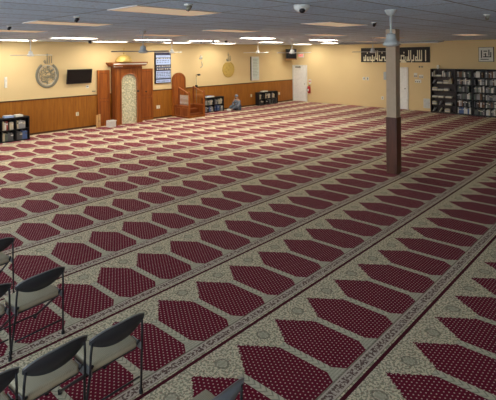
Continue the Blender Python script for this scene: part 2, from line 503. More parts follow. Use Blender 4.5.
r = thing('wall_plaque', 'round gold plaque with silver script crown on the wall', 'wall plaque', (15.35, YW, 1.98))
b = MB(); pl = [(x, z) for x, _, z in ell(40, .42, .42, PI/2+.42, PI*2.5-.42)]; b.prism([(x*.92, z*.9) for x, z in pl], -.03, -.002); b.build('disc', M['disc_gold'], r)
b = MB(); b.tube(ell(40, .385, .378, PI/2+.42, PI*2.5-.42, -.03), .02, 6); b.build('rim', M['gold'], r, True)
b = MB(); scribble(b, 14, .3, .3, -.032, .01, 8); b.build('engraving', M['gold'], r, True)
b = MB(); word_allah(b, .36, -.02, 0, .5, .013); b.tube([(0,-.02,.68),(0,-.02,.86)], [.022,.005], 6); b.build('script_crown', M['silver'], r, True)

r = thing('wall_ornament', 'small pale script ornament between the notice and the gold plaque', 'wall ornament', (13.57, YW, 2.4))
b = MB(); word_allah(b, .22, -.02, -.02, .17, .016); b.build('upper_word', M['pale_silver'], r, True)
b = MB(); b.tube([(.05,-.02,.0),(.08,-.02,-.14),(.1,-.02,-.22),(-.02,-.02,-.27)], .016, 6); b.build('lower_stroke', M['pale_silver'], r, True)

r = thing('prayer_timetable', 'blue and white prayer timetable with dark bands, on the wall beside the niche', 'notice board', (11.4, YW, 2.19))
b = MB(); b.box(-.42, .42, -.05, -.001, -.69, .69, .006); b.build('frame', M['dark_frame'], r)
b = MB(); b.box(-.37, .39, -.056, -.05, -.66, .66); b.build('sheet', M['poster_blue'], r)
b = MB()
for z0, z1 in ((.53,.665),(.37,.43),(.0,.12),(-.15,.13-.14) ,(-.52,-.47)): b.box(-.37, .39, -.06, -.056, min(z0,z1), max(z0,z1))
b.build('dark_band', M['navy'], r)
b = MB(); q = random.Random(2)
for z, h in ((.395,.03),(.05,.035),(-.07,.04)):
    x = -.33
    while x < .33:
        w = q.uniform(.03,.09); b.box(x, x+w, -.063, -.06, z-h/2, z+h/2); x += w+q.uniform(.03,.07)
b.build('white_lettering', M['paper'], r)
b = MB()
for z in (.3,.22,-.22,-.29,-.36,-.43,-.6):
    x = -.33
    while x < .33:
        w = q.uniform(.03,.1); b.box(x, x+w, -.06, -.056, z-.012, z+.012); x += w+q.uniform(.03,.08)
b.build('printed_lines', M['navy'], r)

r = thing('wall_screen', 'tall pale mint display board on the wall above the far low bookcase', 'display board', (17.3, YW, 1.97), 0)
b = MB(); b.box(-.3, .3, -.06, -.001, -.63, .63, .005); b.build('frame', M['white_paint'], r)
b = MB(); b.box(-.22, .26, -.066, -.06, -.55, .55); b.build('panel', M['mint'], r)
b = MB(); b.box(-.325, -.30, -.06, -.001, -.63, .63); b.build('edge_strip', M['dark_frame'], r)
b = MB()
for i in range(12): b.box(-.2, .2-.04*(i % 3), -.07, -.066, .48-i*.08, .495-i*.08)
b.build('printed_lines', M['silver'], r)

for i, (x, z, w, lab) in enumerate(((7.54,.56,.07,'cream wall outlet on the wood panelling under the television'),(11.14,.49,.14,'double cream wall outlet on the panelling left of the pulpit'),(19.3,.5,.09,'cream wall outlet on the panelling right of the far low bookcase'),(17.0,.55,.06,'cream wall outlet left of the far low bookcase'))):
    r = thing('wall_outlet', lab, 'wall outlet', (x, YW-.02, z))
    b = MB(); b.box(-w/2-.02, w/2+.02, -.008, 0, -.07, .07, .003); b.build('cover_plate', M['outlet'], r)
    b = MB()
    for k in (-.03, .03): b.box(-.012, .012, -.01, -.008, k-.012, k+.012)
    b.build('socket', M['ink'], r)
r = thing('wall_switch', 'small pale thermostat on the yellow wall under the television right side', 'thermostat', (7.95, YW, 1.55))
b = MB(); b.box(-.05, .05, -.03, -.001, -.05, .05, .004); b.build('casing', M['white_paint'], r)
b = MB(); b.box(-.03, .03, -.033, -.03, .0, .03); b.build('display', M['dark_frame'], r)
r = thing('wall_clip', 'small dark clip on the wall just above the panelling left of the niche', 'wall clip', (8.2, YW, 1.36))
b = MB(); b.box(-.06, .06, -.03, -.001, -.015, .02, .003); b.build('plate', M['silver'], r)
r = thing('wall_dispenser', 'pale narrow hanger on the yellow wall at the far left', 'wall hanger', (5.1, YW, 1.92))
b = MB(); b.box(-.04, .04, -.04, -.001, -.24, .12, .01); b.build('backing', M['cabinet_white'], r)
b = MB(); b.tube([(0,-.04,.05),(0,-.07,.02),(0,-.06,-.03)], .008); b.build('hook', M['pale_silver'], r)

# ------------------------------------------------------------------ mihrab (arched prayer niche)
r = thing('mihrab', 'carved wooden prayer niche cabinet with mosaic arch, cornice and gold dome', 'prayer niche', (9.52, YW, 0))
yf = -.38
def arch(cx, w, z0, zs, rise, n=14):
    pts = [(cx-w/2, z0), (cx-w/2, zs)]
    for i in range(1, n): 
        a = PI - PI*i/n; pts.append((cx + w/2*math.cos(a), zs + rise*math.sin(a)))
    return pts + [(cx+w/2, zs), (cx+w/2, z0)]
ar = arch(0, .72, .0, 1.72, .27)
b = MB()
out = [(-.6, 0)] + [(-.6, 2.3), (.6, 2.3), (.6, 0)]
# front board with the arch cut out: left jamb, right jamb, head strips
b.box(-.6, -.36, yf, yf+.05, 0, 2.3); b.box(.36, .6, yf, yf+.05, 0, 2.3)
ap = ar[1:-1]
for i in range(len(ap)-1):
    (xa, za), (xb, zb) = ap[i], ap[i+1]
    b.prism([(xa, za), (xb, zb), (xb, 2.3), (xa, 2.3)], yf, yf+.05) if abs(xb-xa) > 1e-6 else None
b.build('front_board', M['oak_red'], r)
b = MB(); b.box(-.6, -.56, yf+.05, -.036, 0, 2.3); b.build('side_board', M['oak_dark'], r)
b = MB(); b.box(.56, .6, yf+.05, -.036, 0, 2.3); b.build('side_board', M['oak_dark'], r)
b = MB(); b.prism(arch(0, .74, 0, 1.73, .28), yf+.06, yf+.09); b.build('mosaic_back', M['mosaic'], r)
b = MB(); b.tube([(x, yf-.005, z) for x, z in ar], .018, 6); b.build('arch_molding', M['rail_wood'], r)
b = MB(); 
for x in (-.57, -.40, .40, .57): b.box(x-.012, x+.012, yf-.014, yf, .02, 2.2, .003)
b.box(-.6, .6, yf-.02, yf, 2.2, 2.24, .004)
b.build('pilaster_trim', M['oak_dark'], r)
b = MB(); b.prism([(-.68,2.3),(.68,2.3),(.76,2.36),(.8,2.42),(.8,2.455),(-.8,2.455),(-.8,2.42),(-.76,2.36)], yf-.12, -.001); b.build('cornice', M['oak_red'], r)
b = MB(); b.box(-.74, .74, yf-.135, yf-.12, 2.36, 2.41, .004); b.box(-.68, -.3, yf-.05, yf-.0, 2.27, 2.3); b.build('cornice_molding', M['cabinet_white'], r)
b = MB(); b.lathe([(.33*math.cos(a), .30*math.sin(a)) for a in [i*PI/2/10 for i in range(10)]] + [(.02,.30)], (-.2, -.34, 2.455), 28); b.build('dome', M['dome_gold'], r, True)
b = MB(); b.tube([(-.2,-.34,2.74),(-.2,-.34,2.96)], .009, 8); b.sph((-.2,-.34,2.80), .028); b.tube([(-.2+.03*math.cos(a), -.34, 2.98+.03*math.sin(a)) for a in [.6*PI+i*1.8*PI/10 for i in range(11)]], .006, 6); b.build('finial', M['gold'], r, True)
# side leaves, flat to the wall
for x0, x1, s in ((-1.2, -.70, -1), (.62, 1.3, 1)):
    b = MB(); b.box(x0, x1, -.12, -.036, 0, 2.16, .004); lf = b.build('side_leaf', M['oak_red'], r)
    b = MB()
    for z0, z1 in ((.12, .95), (1.05, 2.05)):
        for (a, c, e, f) in ((x0+.07, x1-.07, z0, z0+.02), (x0+.07, x1-.07, z1-.02, z1), (x0+.07, x0+.09, z0+.02, z1-.02), (x1-.09, x1-.07, z0+.02, z1-.02)): b.box(a, c, -.132, -.12, e, f)
    b.build('panel_molding', M['oak_dark'], lf)
for x, z, lab in ((.38, 1.28, 0), (.68, 1.24, 1), (.93, 1.21, 2)):
    y1 = yf if lab == 0 else -.12
    b = MB(); b.sph((x, y1-.05, z), .045 if lab == 0 else .028); b.cyl((x, y1-.02, z), .012, .012, .05, 8, Matrix.Rotation(PI/2, 3, 'X')); b.build('knob', M['black'], r, True)
# small things beside it
r = thing('white_box', 'small white open box on the carpet left of the prayer niche', 'box', (8.63, 15.5, 0))
b = MB(); b.box(-.15,.15,-.1,.1,0,.012); b.box(-.15,.15,-.1,-.09,.012,.25); b.box(-.15,.15,.09,.1,.012,.25); b.box(-.15,-.14,-.09,.09,.012,.25); b.box(.14,.15,-.09,.09,.012,.25); b.build('carton', M['cabinet_white'], r)
b = MB(); b.box(-.15,.15,-.17,-.105,.235,.243,0,Matrix.Rotation(.3,3,'X')); b.build('flap', M['cabinet_white'], r)
r = thing('folded_book_stand', 'small light wooden folded stand leaning at the left niche leaf', 'book stand', (8.23, 15.74, 0))
b = MB(); b.box(-.09, -.01, -.03, .0, 0, .48, .006); b.build('board', M['oak'], r)
b = MB(); b.box(.01, .09, -.02, .01, 0, .5, .006); b.build('board', M['oak'], r)
b = MB(); b.cyl((0,-.01,.24), .012, .012, .16, 10, Matrix.Rotation(PI/2, 3, 'Y')); b.build('hinge_pin', M['trim_dark'], r)

# ------------------------------------------------------------------ minbar (pulpit)
r = thing('minbar', 'low wooden pulpit with arched back, balustrade and stair rails', 'pulpit', (12.4, YW, 0))
xa, xb, yb = -.45, .42, -1.12
b = MB(); b.prism([(-.55,0),(-.55,1.6)] + [(-.18-.37*math.cos(a), 1.6+.33*math.sin(a)) for a in [i*PI/12 for i in range(1,12)]] + [(.19,1.6),(.19,0)], -.1, -.036); bk = b.build('arched_back', M['oak_red'], r)
b = MB(); b.tube([(x, -.105, z) for x, z in [(-.49,.6),(-.49,1.58)] + [(-.18-.31*math.cos(a), 1.58+.27*math.sin(a)) for a in [i*PI/12 for i in range(1,12)]] + [(.13,1.58),(.13,.6)]], .012, 6); b.build('arch_molding', M['oak_dark'], bk)
b = MB(); b.box(xa, xa+.05, yb, -.1, 0, .5, .004); b.build('side_panel', M['oak_dark'], r)
b = MB()
for y0, y1 in ((-1.05,-.62),(-.55,-.15)):
    for (c, d, e, f) in ((y0,y1,.06,.08),(y0,y1,.42,.44),(y0,y0+.02,.08,.42),(y1-.02,y1,.08,.42)): b.box(xa-.01, xa, c, d, e, f)
b.build('panel_molding', M['rail_wood'], r)
b = MB(); b.box(xb-.05, xb, yb, -.1, 0, .5, .004); b.build('side_panel', M['oak_dark'], r)
for i in range(3):
    b = MB(); b.box(xa+.05, xb-.05, yb+.08+i*.28, yb+.36+i*.28 if i < 2 else -.1, 0, .17*(i+1), .004); b.build('step', M['oak_dark'], r)
for x, nm in ((xa+.025, 0), (xb-.025, 1)):
    b = MB(); b.box(x-.035, x+.035, yb-.03, yb+.04, 0, 1.08, .006); b.sph((x, yb+.005, 1.11), .045); b.build('newel_post', M['oak_red'], r)
    b = MB(); b.box(x-.03, x+.03, -.42, -.36, .5, 1.3, .006); b.build('newel_post', M['oak_dark'], r)
    b = MB(); b.tube([(x, yb+.005, 1.04), (x, -.39, 1.30)], .03, 8); b.build('handrail', M['rail_wood'], r)
    b = MB(); b.box(x-.02, x+.02, yb+.04, -.42, .5, .54); b.build('bottom_rail', M['rail_wood'], r)
    for k in range(8):
        y = yb+.1+k*.075
        b = MB(); b.lathe([(.008,0),(.013,.1),(.007,.2),(.013,.3),(.008,.44)], (x, y, .54), 8); b.build('baluster', M['pale_silver'] if nm == 0 else M['oak_red'], r, True)
b = MB(); b.box(xa+.05, xb-.05, yb+.02, yb+.05, .0, .1, .003); b.build('kick_board', M['oak_red'], r)
r = thing('microphone_stand', 'slim microphone stand with black head standing behind the pulpit rails', 'microphone stand', (13.1, 15.8, 0))
MB().cyl((0,0,.015), .13, .12, .03, 24).build('base', M['black'], r, True)
b = MB(); b.tube([(0,0,.03),(0,0,1.7)], .011, 8); b.build('pole', M['silver'], r, True)
b = MB(); b.box(-.045,.045,-.045,.045,1.16,1.33,.01); b.build('control_box', M['black'], r)
b = MB(); b.tube([(0,0,1.7),(.0,0,1.8),(.06,-.02,1.83)], .009, 8); b.cyl((.13,-.03,1.8), .035, .045, .13, 14, Matrix.Rotation(PI/2, 3, 'Y')); b.build('microphone', M['black'], r, True)

# ------------------------------------------------------------------ books
BC = {'white': (.72,.7,.64), 'cream': (.62,.55,.38), 'grey': (.3,.3,.3), 'dark grey': (.1,.1,.105), 'brown': (.16,.08,.04), 'blue': (.08,.13,.3), 'black': (.02,.02,.022), 'green': (.12,.16,.12), 'red': (.35,.06,.05)}
for k, c in BC.items(): solid('book_'+k, c, .6)
ORD = ['first','second','third','fourth','fifth','sixth','seventh','eighth','ninth','tenth','eleventh','twelfth','thirteenth','fourteenth','fifteenth','sixteenth']
def book(loc, rz, w, h, d, color, label, group, lean=0, band=None):
    """spine at local -y, standing"""
    r = thing('book', label, 'book', loc, rz, group)
    R = Matrix.Rotation(lean, 3, 'Y')
    def bx(x0,x1,y0,y1,z0,z1):
        m = MB(); v = m.box(x0,x1,y0,y1,z0,z1); bmesh.ops.transform(m.bm, matrix=R.to_4x4(), verts=m.bm.verts[:]); return m
    m = MB(); t = .004
    m.box(0, w, 0, t, 0, h); m.box(0, t, t, d, 0, h); m.box(w-t, w, t, d, 0, h)
    bmesh.ops.transform(m.bm, matrix=R.to_4x4(), verts=m.bm.verts[:]); m.build('cover', M['book_'+color], r)
    bx(t, w-t, t, d-.006, .004, h-.005).build('pages', M['paper'], r)
    if band: bx(.002, w-.002, -.0012, 0, h*.62, h*.78).build('spine_label', M['book_'+band], r)
    return r
def case(name, label, cat, loc, rz, w, h, d, cols, rows, mat, back=True, top=.03, z0=.06):
    r = thing(name, label, cat, loc, rz)       # origin: floor, front left corner; local x right, y into the case
    t = .025
    for x in (0, w-t):
        MB().box(x, x+t, 0, d, 0, h, .002).build('side_panel', M[mat], r)
    for k in range(1, cols):
        MB().box(w*k/cols-t/2, w*k/cols+t/2, .005, d-.012, z0, h-top).build('divider', M[mat], r)
    MB().box(t, w-t, 0, d, h-top, h, .002).build('top_board', M[mat], r)
    MB().box(t, w-t, d-.012, d, 0, h-top).build('back_panel', M[mat], r)
    MB().box(t, w-t, .02, d-.012, 0, z0).build('plinth', M[mat], r)
    ph = (h-top-z0)/rows
    for k in range(rows):
        z = z0 + ph*k
        if k > 0: MB().box(t, w-t, .004, d-.012, z-.02, z, 0).build('shelf', M[mat], r)
    return r, ph
def fill(origin, rz, x0, x1, z, hmax, seed, palette, where, depth=.2, dens=.85, thick=(.035,.06), front=.05, group=None, rowlabel=''):
    q = random.Random(seed); x = x0+.006; n = 0
    c, s = math.cos(rz), math.sin(rz)
    while x < x1-thick[0]-.01:
        w = q.uniform(*thick)
        if x+w > x1-.006: break
        if q.random() > dens: x += w*q.uniform(.6,1.6); continue
        h = hmax*q.uniform(.72,.95); col = q.choice(palette)
        lx, ly = x, front
        loc = (origin[0]+c*lx-s*ly, origin[1]+s*lx+c*ly, origin[2]+z)
        book(loc, rz, w-.002, h, depth, col, f'{col} book, {ORD[min(n,15)]} from left, {where}', group or where, 0, q.choice([None, None, 'cream', 'white', 'dark grey']))
        n += 1; x += w

# tall bookcases on the far wall; local x to the right = world -Y
CXf = 20.25
nth = ['bottom shelf','second shelf up','third shelf up','fourth shelf up','fifth shelf up','top shelf']
bc1, ph = case('bookcase', 'tall dark brown bookcase holding papers, left of the black ones', 'bookcase', (CXf, 7.9, 0), FR, 1.09, 1.98, .3, 1, 6, 'brown_shelf')
q = random.Random(11)
for k in range(6):
    z = .06+ph*k; wh = f'{nth[k]}, brown bookcase'
    x = .05; n = 0
    while x < .9:
        kind = q.choice(['flat','flat','stand','slant','flat']) if k < 5 else q.choice(['stand','stand','flat'])
        fx = lambda lx, ly: (CXf+ly, 7.9-lx, z)
        nm = ORD[n]
        if kind == 'stand':
            m = q.randint(2, 4)
            for j in range(m):
                w = q.uniform(.03,.05); col = q.choice(['white','cream','grey','dark grey'])
                book(fx(x, .05), FR, w-.002, ph*q.uniform(.6,.82), .2, col, f'{col} upright book, {ORD[j]} in {nm} bunch from left, {wh}', 'upright books in the brown bookcase'); x += w
        elif kind == 'flat':
            w = q.uniform(.2,.3); m = q.randint(2,4)
            for j in range(m):
                t = .022 + q.random()*.014; hh = j*.037
                o = thing('book', f'{["cream","white","grey"][j%3]} book lying {["lowest","second","third","fourth"][j]} in {nm} pile from left, {wh}', 'book', (CXf+.05+q.uniform(0,.02), 7.9-x, z+hh), FR+q.uniform(-.04,.04), 'lying books in the brown bookcase')
                col = ['cream','white','grey'][j % 3]
                MB().box(0, w, 0, .18, 0, .003).box(0, w, 0, .18, .033, .0365).box(0, w, 0, .003, .003, .033).build('cover', M['book_'+col], o)
                MB().box(.004, w-.004, .004, .176, .003, .033).build('pages', M['paper'], o)
            x += w
        else:
            w = .2
            col = q.choice(['white','cream','grey'])
            L = ph*.62
            book(fx(x+.01, .06), FR, .035, L, .19, col, f'leaning {col} book, {nm} bunch from left, {wh}', 'leaning books in the brown bookcase', .5); x += w
        x += q.uniform(.02,.1); n += 1
        if x > .80: break
# the small white thing on top
r = thing('carton', 'small cream upright carton standing on top of the brown bookcase', 'carton', (CXf+.08, 7.58, 1.98))
b = MB(); b.box(-.03,.05,-.05,.05,0,.17,.004); b.build('carton', M['paper'], r)
b = MB(); b.box(-.032,-.03,-.03,.03,.06,.1); b.build('sticker', M['book_cream'], r)

pal = ['grey','grey','dark grey','dark grey','white','brown','black','green']
bc2, ph = case('bookcase', 'tall narrow black bookcase between the brown one and the wide black one', 'bookcase', (CXf, 6.79, 0), FR, .66, 1.98, .3, 1, 6, 'black_shelf')
bc3, ph3 = case('bookcase', 'tall wide black bookcase with two bays at the right edge', 'bookcase', (CXf, 6.12, 0), FR, .95, 1.98, .3, 2, 6, 'black_shelf')
for k in range(6):
    z = .06+ph*k
    P = pal + (['white','white','white'] if k == 4 else []) 
    if k == 0: P = ['blue','blue','dark grey','white']
    fill((CXf, 6.79, 0), FR, .03, .63, z, ph-.03, 100+k, P, f'{nth[k]}, narrow tall black bookcase', dens=.9, thick=(.045,.075), group='books in the narrow black bookcase')
    for bay, (x0, x1) in enumerate(((.03,.46),(.49,.92))):
        P = pal + (['white','cream'] if (k+bay) % 2 else [])
        fill((CXf, 6.12, 0), FR, x0, x1, z, ph-.03, 200+k*7+bay, P, f'{nth[k]}, {"left" if bay == 0 else "right"} bay, wide black bookcase', dens=.92, thick=(.04,.07), group='books in the wide black bookcase')

# low bookcases along the niche wall
def low(loc, w, h, d, cols, label):
    return case('low_bookcase', label, 'bookcase', loc, 0, w, h, d, cols, 2, 'black_shelf', top=.04, z0=.04)
L1 = (4.3, 15.2, 0); low(L1, 1.25, .77, .33, 3, 'low black bookcase with books at the far left, under the medallion')
hp = (.77-.08)/2
for k in range(2):
    for c_ in range(3):
        x0 = 1.25*c_/3+.03; x1 = 1.25*(c_+1)/3-.02
        P = [['dark grey','green','grey'],['grey','green','dark grey','cream'],['blue','navy' if False else 'dark grey','blue']][c_] if k == 0 else [['green','dark grey','grey'],['cream','white','red','cream'],['grey','cream','white']][c_]
        fill(L1, 0, x0, x1, .04+hp*k, hp-.04, 300+k*3+c_, P, f'{"lower" if k == 0 else "upper"} shelf, {["left","middle","right"][c_]} bay, leftmost low bookcase', dens=.95, thick=(.045,.09), group='books in the leftmost low bookcase')
for i, (x, w, z, c_) in enumerate(((4.5,.3,.0,'paper'),(4.95,.28,.0,'poster_blue'),(5.25,.24,.0,'paper'))):
    o = thing('paper_stack', ['untidy white paper stack on the left of the low bookcase top','blue tinted paper pile in the middle of the low bookcase top','cream paper pile at the right end of the low bookcase top'][i], 'paper stack', (x, 15.35, .77), .1*i-.1, 'paper piles on the leftmost low bookcase')
    b = MB()
    for j in range(5): b.box(-w/2+.004*(j%2), w/2-.005*(j%3), -.1, .1+.004*(j%2), j*.012, j*.012+.0115)
    b.build('sheets', M[c_], o)
    MB().box(-w/2+.02, w/2-.03, -.09, .08, .06, .072, .003, None).build('top_booklet', M['cabinet_white'], o)
L2 = (13.56, 15.75, 0); low(L2, 1.22, .7, .24, 2, 'low black bookcase standing between the pulpit and the seated person')
hp = (.7-.08)/2
for k in range(2):
    for c_ in range(2):
        x0 = 1.22*c_/2+.03; x1 = 1.22*(c_+1)/2-.03
        P = ['grey','cream','grey','dark grey','green'] if k else ['dark grey','black','grey','blue']
        fill(L2, 0, x0, x1, .04+hp*k, hp-.04, 320+k*3+c_, P, f'{"lower" if k == 0 else "upper"} shelf, {["left","right"][c_]} bay, low bookcase beside the pulpit', depth=.17, dens=.85, thick=(.05,.08), group='books in the low bookcase beside the pulpit', front=.03)
o = thing('paper_stack', 'pale papers lying on the low bookcase beside the pulpit', 'paper stack', (13.95, 15.87, .7), .05)
b = MB()
for j in range(4): b.box(-.25+.01*(j%2), .25, -.09, .09, j*.012, j*.012+.0115)
b.build('sheets', M['paper'], o); MB().box(-.2,.1,-.07,.07,.048,.07,.004).build('top_booklet', M['poster_blue'], o)
L3 = (17.3, 15.74, 0); low(L3, 1.56, .7, .25, 3, 'low black bookcase near the far corner under the mint display board')
for k in range(2):
    for c_ in range(3):
        x0 = 1.56*c_/3+.03; x1 = 1.56*(c_+1)/3-.03
        P = ['grey','dark grey','cream','black'] if k else ['black','dark grey','black']
        fill(L3, 0, x0, x1, .04+hp*k, hp-.04, 340+k*3+c_, P, f'{"lower" if k == 0 else "upper"} shelf, {["left","middle","right"][c_]} bay, low bookcase near far corner', depth=.18, dens=.8, thick=(.06,.09), group='books in the low bookcase near the far corner', front=.03)
o = thing('paper_stack', 'cream booklet pile on the low bookcase near the far corner', 'paper stack', (17.85, 15.86, .7), 0)
b = MB()
for j in range(4): b.box(-.22+.01*(j%2), .22, -.09, .09, j*.012, j*.012+.0115)
b.build('sheets', M['paper'], o); MB().box(-.16,.14,-.07,.07,.048,.066,.004).build('top_booklet', M['book_cream'], o)

# ------------------------------------------------------------------ far wall fittings (local frame: x right, -y to the room)
def far(name, label, cat, yc, z, group=None): return thing(name, label, cat, (XW, yc, z), FR, group)
r = far('fire_extinguisher', 'red fire extinguisher hanging right of the far corner door', 'fire extinguisher', 14.8, .5)
b = MB(); b.lathe([(.075,0),(.085,.02),(.085,.3),(.07,.36),(.03,.385),(.03,.4)], (0,-.1,0), 20); b.build('cylinder', M['red_enamel'], r, True)
b = MB(); b.box(-.02,.02,-.12,-.08,.4,.43); b.box(-.015,.09,-.11,-.09,.43,.445); b.tube([(-.02,-.1,.41),(-.09,-.12,.36),(-.11,-.13,.2),(-.1,-.13,.08)], .011); b.build('valve_hose', M['black'], r)
b = MB(); b.box(-.05,.05,-.188,-.184,.12,.24); b.build('label_plate', M['paper'], r)
b = MB(); b.box(-.03,.03,-.03,-.001,.1,.42); b.build('wall_bracket', M['silver'], r)
r = far('extinguisher_sign', 'small pale sign on the wall above the fire extinguisher', 'sign', 14.8, 1.15)
MB().box(-.08,.08,-.012,-.001,-.13,.13,.002).build('plate', M['paper'], r); MB().box(-.05,.05,-.014,-.012,-.02,.05).build('red_symbol', M['red_sign'], r)
r = far('exit_sign', 'red lettered exit sign on the wall above the corner door', 'exit sign', 15.38, 2.62)
MB().box(-.17,.17,-.05,-.001,-.11,.11,.006).build('housing', M['white_paint'], r)
tc = bpy.data.curves.new('exit_letters','FONT'); tc.body = 'EXIT'; tc.size = .16; tc.align_x = 'CENTER'; tc.align_y = 'CENTER'; tc.extrude = .002
to = bpy.data.objects.new('tmp', tc); COL.objects.link(to); bpy.context.view_layer.update()
me = bpy.data.meshes.new_from_object(to.evaluated_get(bpy.context.evaluated_depsgraph_get())); bpy.data.objects.remove(to)
me.transform(Matrix.Translation((0,-.053,0)) @ Matrix.Rotation(PI/2, 4, 'X')); me.materials.clear(); me.materials.append(emit('exit_red', (1,.06,.03), 1.4))
eo = bpy.data.objects.new('letters', me); COL.objects.link(eo); eo.parent = r
r = thing('loudspeaker', 'black loudspeaker mounted high in the far corner', 'loudspeaker', (19.9, 15.6, 2.7), -.75)
b = MB(); b.box(-.28,.28,-.2,.2,-.24,.3,.015); b.build('cabinet', M['black'], r)
b = MB(); b.box(-.25,.25,-.212,-.2,-.21,.27,.004); b.build('grille', M['tv_black'], r)
b = MB(); b.tube([(0,.2,0),(0,.32,0)], .02); b.box(-.12,.12,.3,.33,-.1,.1); b.build('mount', M['silver'], r)
b = MB(); b.tube([(0,0,.3),(0,0,.54)], .015); b.build('hanger_rod', M['silver'], r)
b = MB(); b.box(-.3,.3,-.22,.2,-.29,-.25,.004); b.build('tray', M['oak_dark'], r)

# the long black banner with its pixel-like script
r = far('calligraphy_banner', 'long black wall banner with cream squared script, crossed by the pillar', 'banner', 9.79, 2.62)
MB().box(-1.76, 1.76, -.03, -.001, -.36, .36, .004).build('board', M['banner_black'], r)
b = MB()
for (x0,x1,z0,z1) in ((-1.76,1.76,.345,.36),(-1.76,1.76,-.36,-.345),(-1.76,-1.745,-.345,.345),(1.745,1.76,-.345,.345)): b.box(x0,x1,-.036,-.03,z0,z1)
b.build('border', M['dark_frame'], r)
G = [  # 9 rows; read right to left: allah nur as-samawat wal-ard in squared letters
"......................................................................",
"...............#.#....................##...........#.#......#.#.#...#.",
".....#.........#.#....#...............##......#....#.#......#.#.#...#.",
"...............#.#...............##...##...........#.#......#.#.#...#.",
"...#.......#...#.#.#........##...##...##...####....#.#..#...#.#.#...#.",
".#.#.#.#.#.#.#.#.#.#..####..##...##...##.#.#..#.#.##.#..#.###.#.#...#.",
".#.#.#.#.#.#.#.###.#..#..#..##.#.##.#.##.#.#..#.#.##.#..#.#.#.#.#...#.",
".###.###.#####...#.####..########.#######.######.####.###.#######...#.",
"...........#.................#.............######.....#................",
]
b = MB(); cw, ch = 3.3/70, .074
for i, row in enumerate(G):
    j = 0
    while j < len(row):
        if row[j] == '#':
            k = j
            while k < len(row) and row[k] == '#': k += 1
            b.box(-1.66+j*cw, -1.66+k*cw-.004, -.038, -.03, .3-(i+1)*ch-.008, .3-i*ch-.008); j = k
        else: j += 1
b.build('lettering', M['cream_letter'], r)
r = far('framed_calligraphy', 'framed pale calligraphy print above the black bookcases', 'framed picture', 5.66, 2.61)
MB().box(-.3,.3,-.03,-.001,-.31,.31,.004).build('frame', M['dark_frame'], r)
MB().box(-.285,.27,-.034,-.03,-.295,.295).build('print', M['paper'], r)
b = MB()
for (x0,x1,z0,z1) in ((-.2,-.16,-.15,.18),(-.1,.05,.12,.16),(.09,.13,-.05,.2),(-.12,.2,-.12,-.08),(-.04,0,-.08,.06),(-.22,.1,-.22,-.19),(.16,.2,-.08,.1),(-.1,-.02,0,.03)): b.box(x0,x1,-.037,-.034,z0,z1)
b.build('ink_script', M['ink'], r)
r = far('air_vent', 'pale louvred wall vent left of the brown bookcase near the floor', 'air vent', 8.2, .36)
MB().box(-.15,.15,-.02,-.001,-.22,.22,.003).build('frame', M['white_paint'], r)
b = MB()
for i in range(10): b.box(-.13,.13,-.026,-.02,-.2+i*.04,-.2+i*.04+.018)
b.build('louvres', M['vent_grey'], r)
for i, (y, z, w, h, lab) in enumerate(((8.72,1.66,.16,.2,'upper left notice sheet right of the second white door'),(8.45,1.6,.2,.16,'upper right notice sheet with dark marks left of the brown bookcase'),(8.6,1.38,.3,.16,'lower notice sheet with dark marks left of the brown bookcase'))):
    r = far('notice_sheet', lab, 'notice', y, z, 'notice sheets on the far wall')
    MB().box(-w/2,w/2,-.006,-.001,-h/2,h/2).build('sheet', M['paper'], r)
    b = MB()
    for k in range(3): b.box(-w/2+.02+k*w/3.4, -w/2+.05+k*w/3.4, -.008,-.006,-h/2+.03,-h/2+.08)
    b.build('ink_marks', M['ink'], r)
for y, w in ((8.52,'left'),(8.4,'right')):
    r = far('wall_hook', f'{w} of two small dark hooks under the banner end', 'wall hook', y, 2.05, 'small dark hooks under the banner')
    MB().box(-.035,.035,-.02,-.001,-.03,.04,.003).build('plate', M['silver'], r); b = MB(); b.tube([(0,-.02,.02),(0,-.05,0),(0,-.05,-.03)], .008); b.build('hook', M['dark_frame'], r)
for y, w in ((11.4,'left'),(11.2,'right')):
    r = far('light_switch', f'{w} of the pair of wall switches left of the pillar', 'light switch', y, 1.42, 'wall switches left of the pillar')
    MB().box(-.08,.06,-.01,-.001,-.08,.08,.002).build('cover_plate', M['white_paint'], r); MB().box(-.02,.02,-.02,-.01,-.05,.05,.003).build('toggle', M['ink'], r)
r = far('wall_outlet', 'white wall outlet low on the far wall left of the pillar', 'wall outlet', 10.4, .48)
MB().box(-.06,.06,-.012,-.001,-.08,.08,.002).build('cover_plate', M['white_paint'], r); MB().box(-.015,.015,-.014,-.012,-.03,.03).build('socket', M['ink'], r)
r = thing('pillar_thermostat', 'grey box fixed on the left edge of the pillar', 'thermostat', (9.4, 4.662, 2.19))
MB().box(-.0,.1,.001,.06,-.09,.09,.004).build('casing', M['vent_grey'], r); MB().box(.02,.08,.06,.064,-.03,.05).build('display', M['ink'], r)

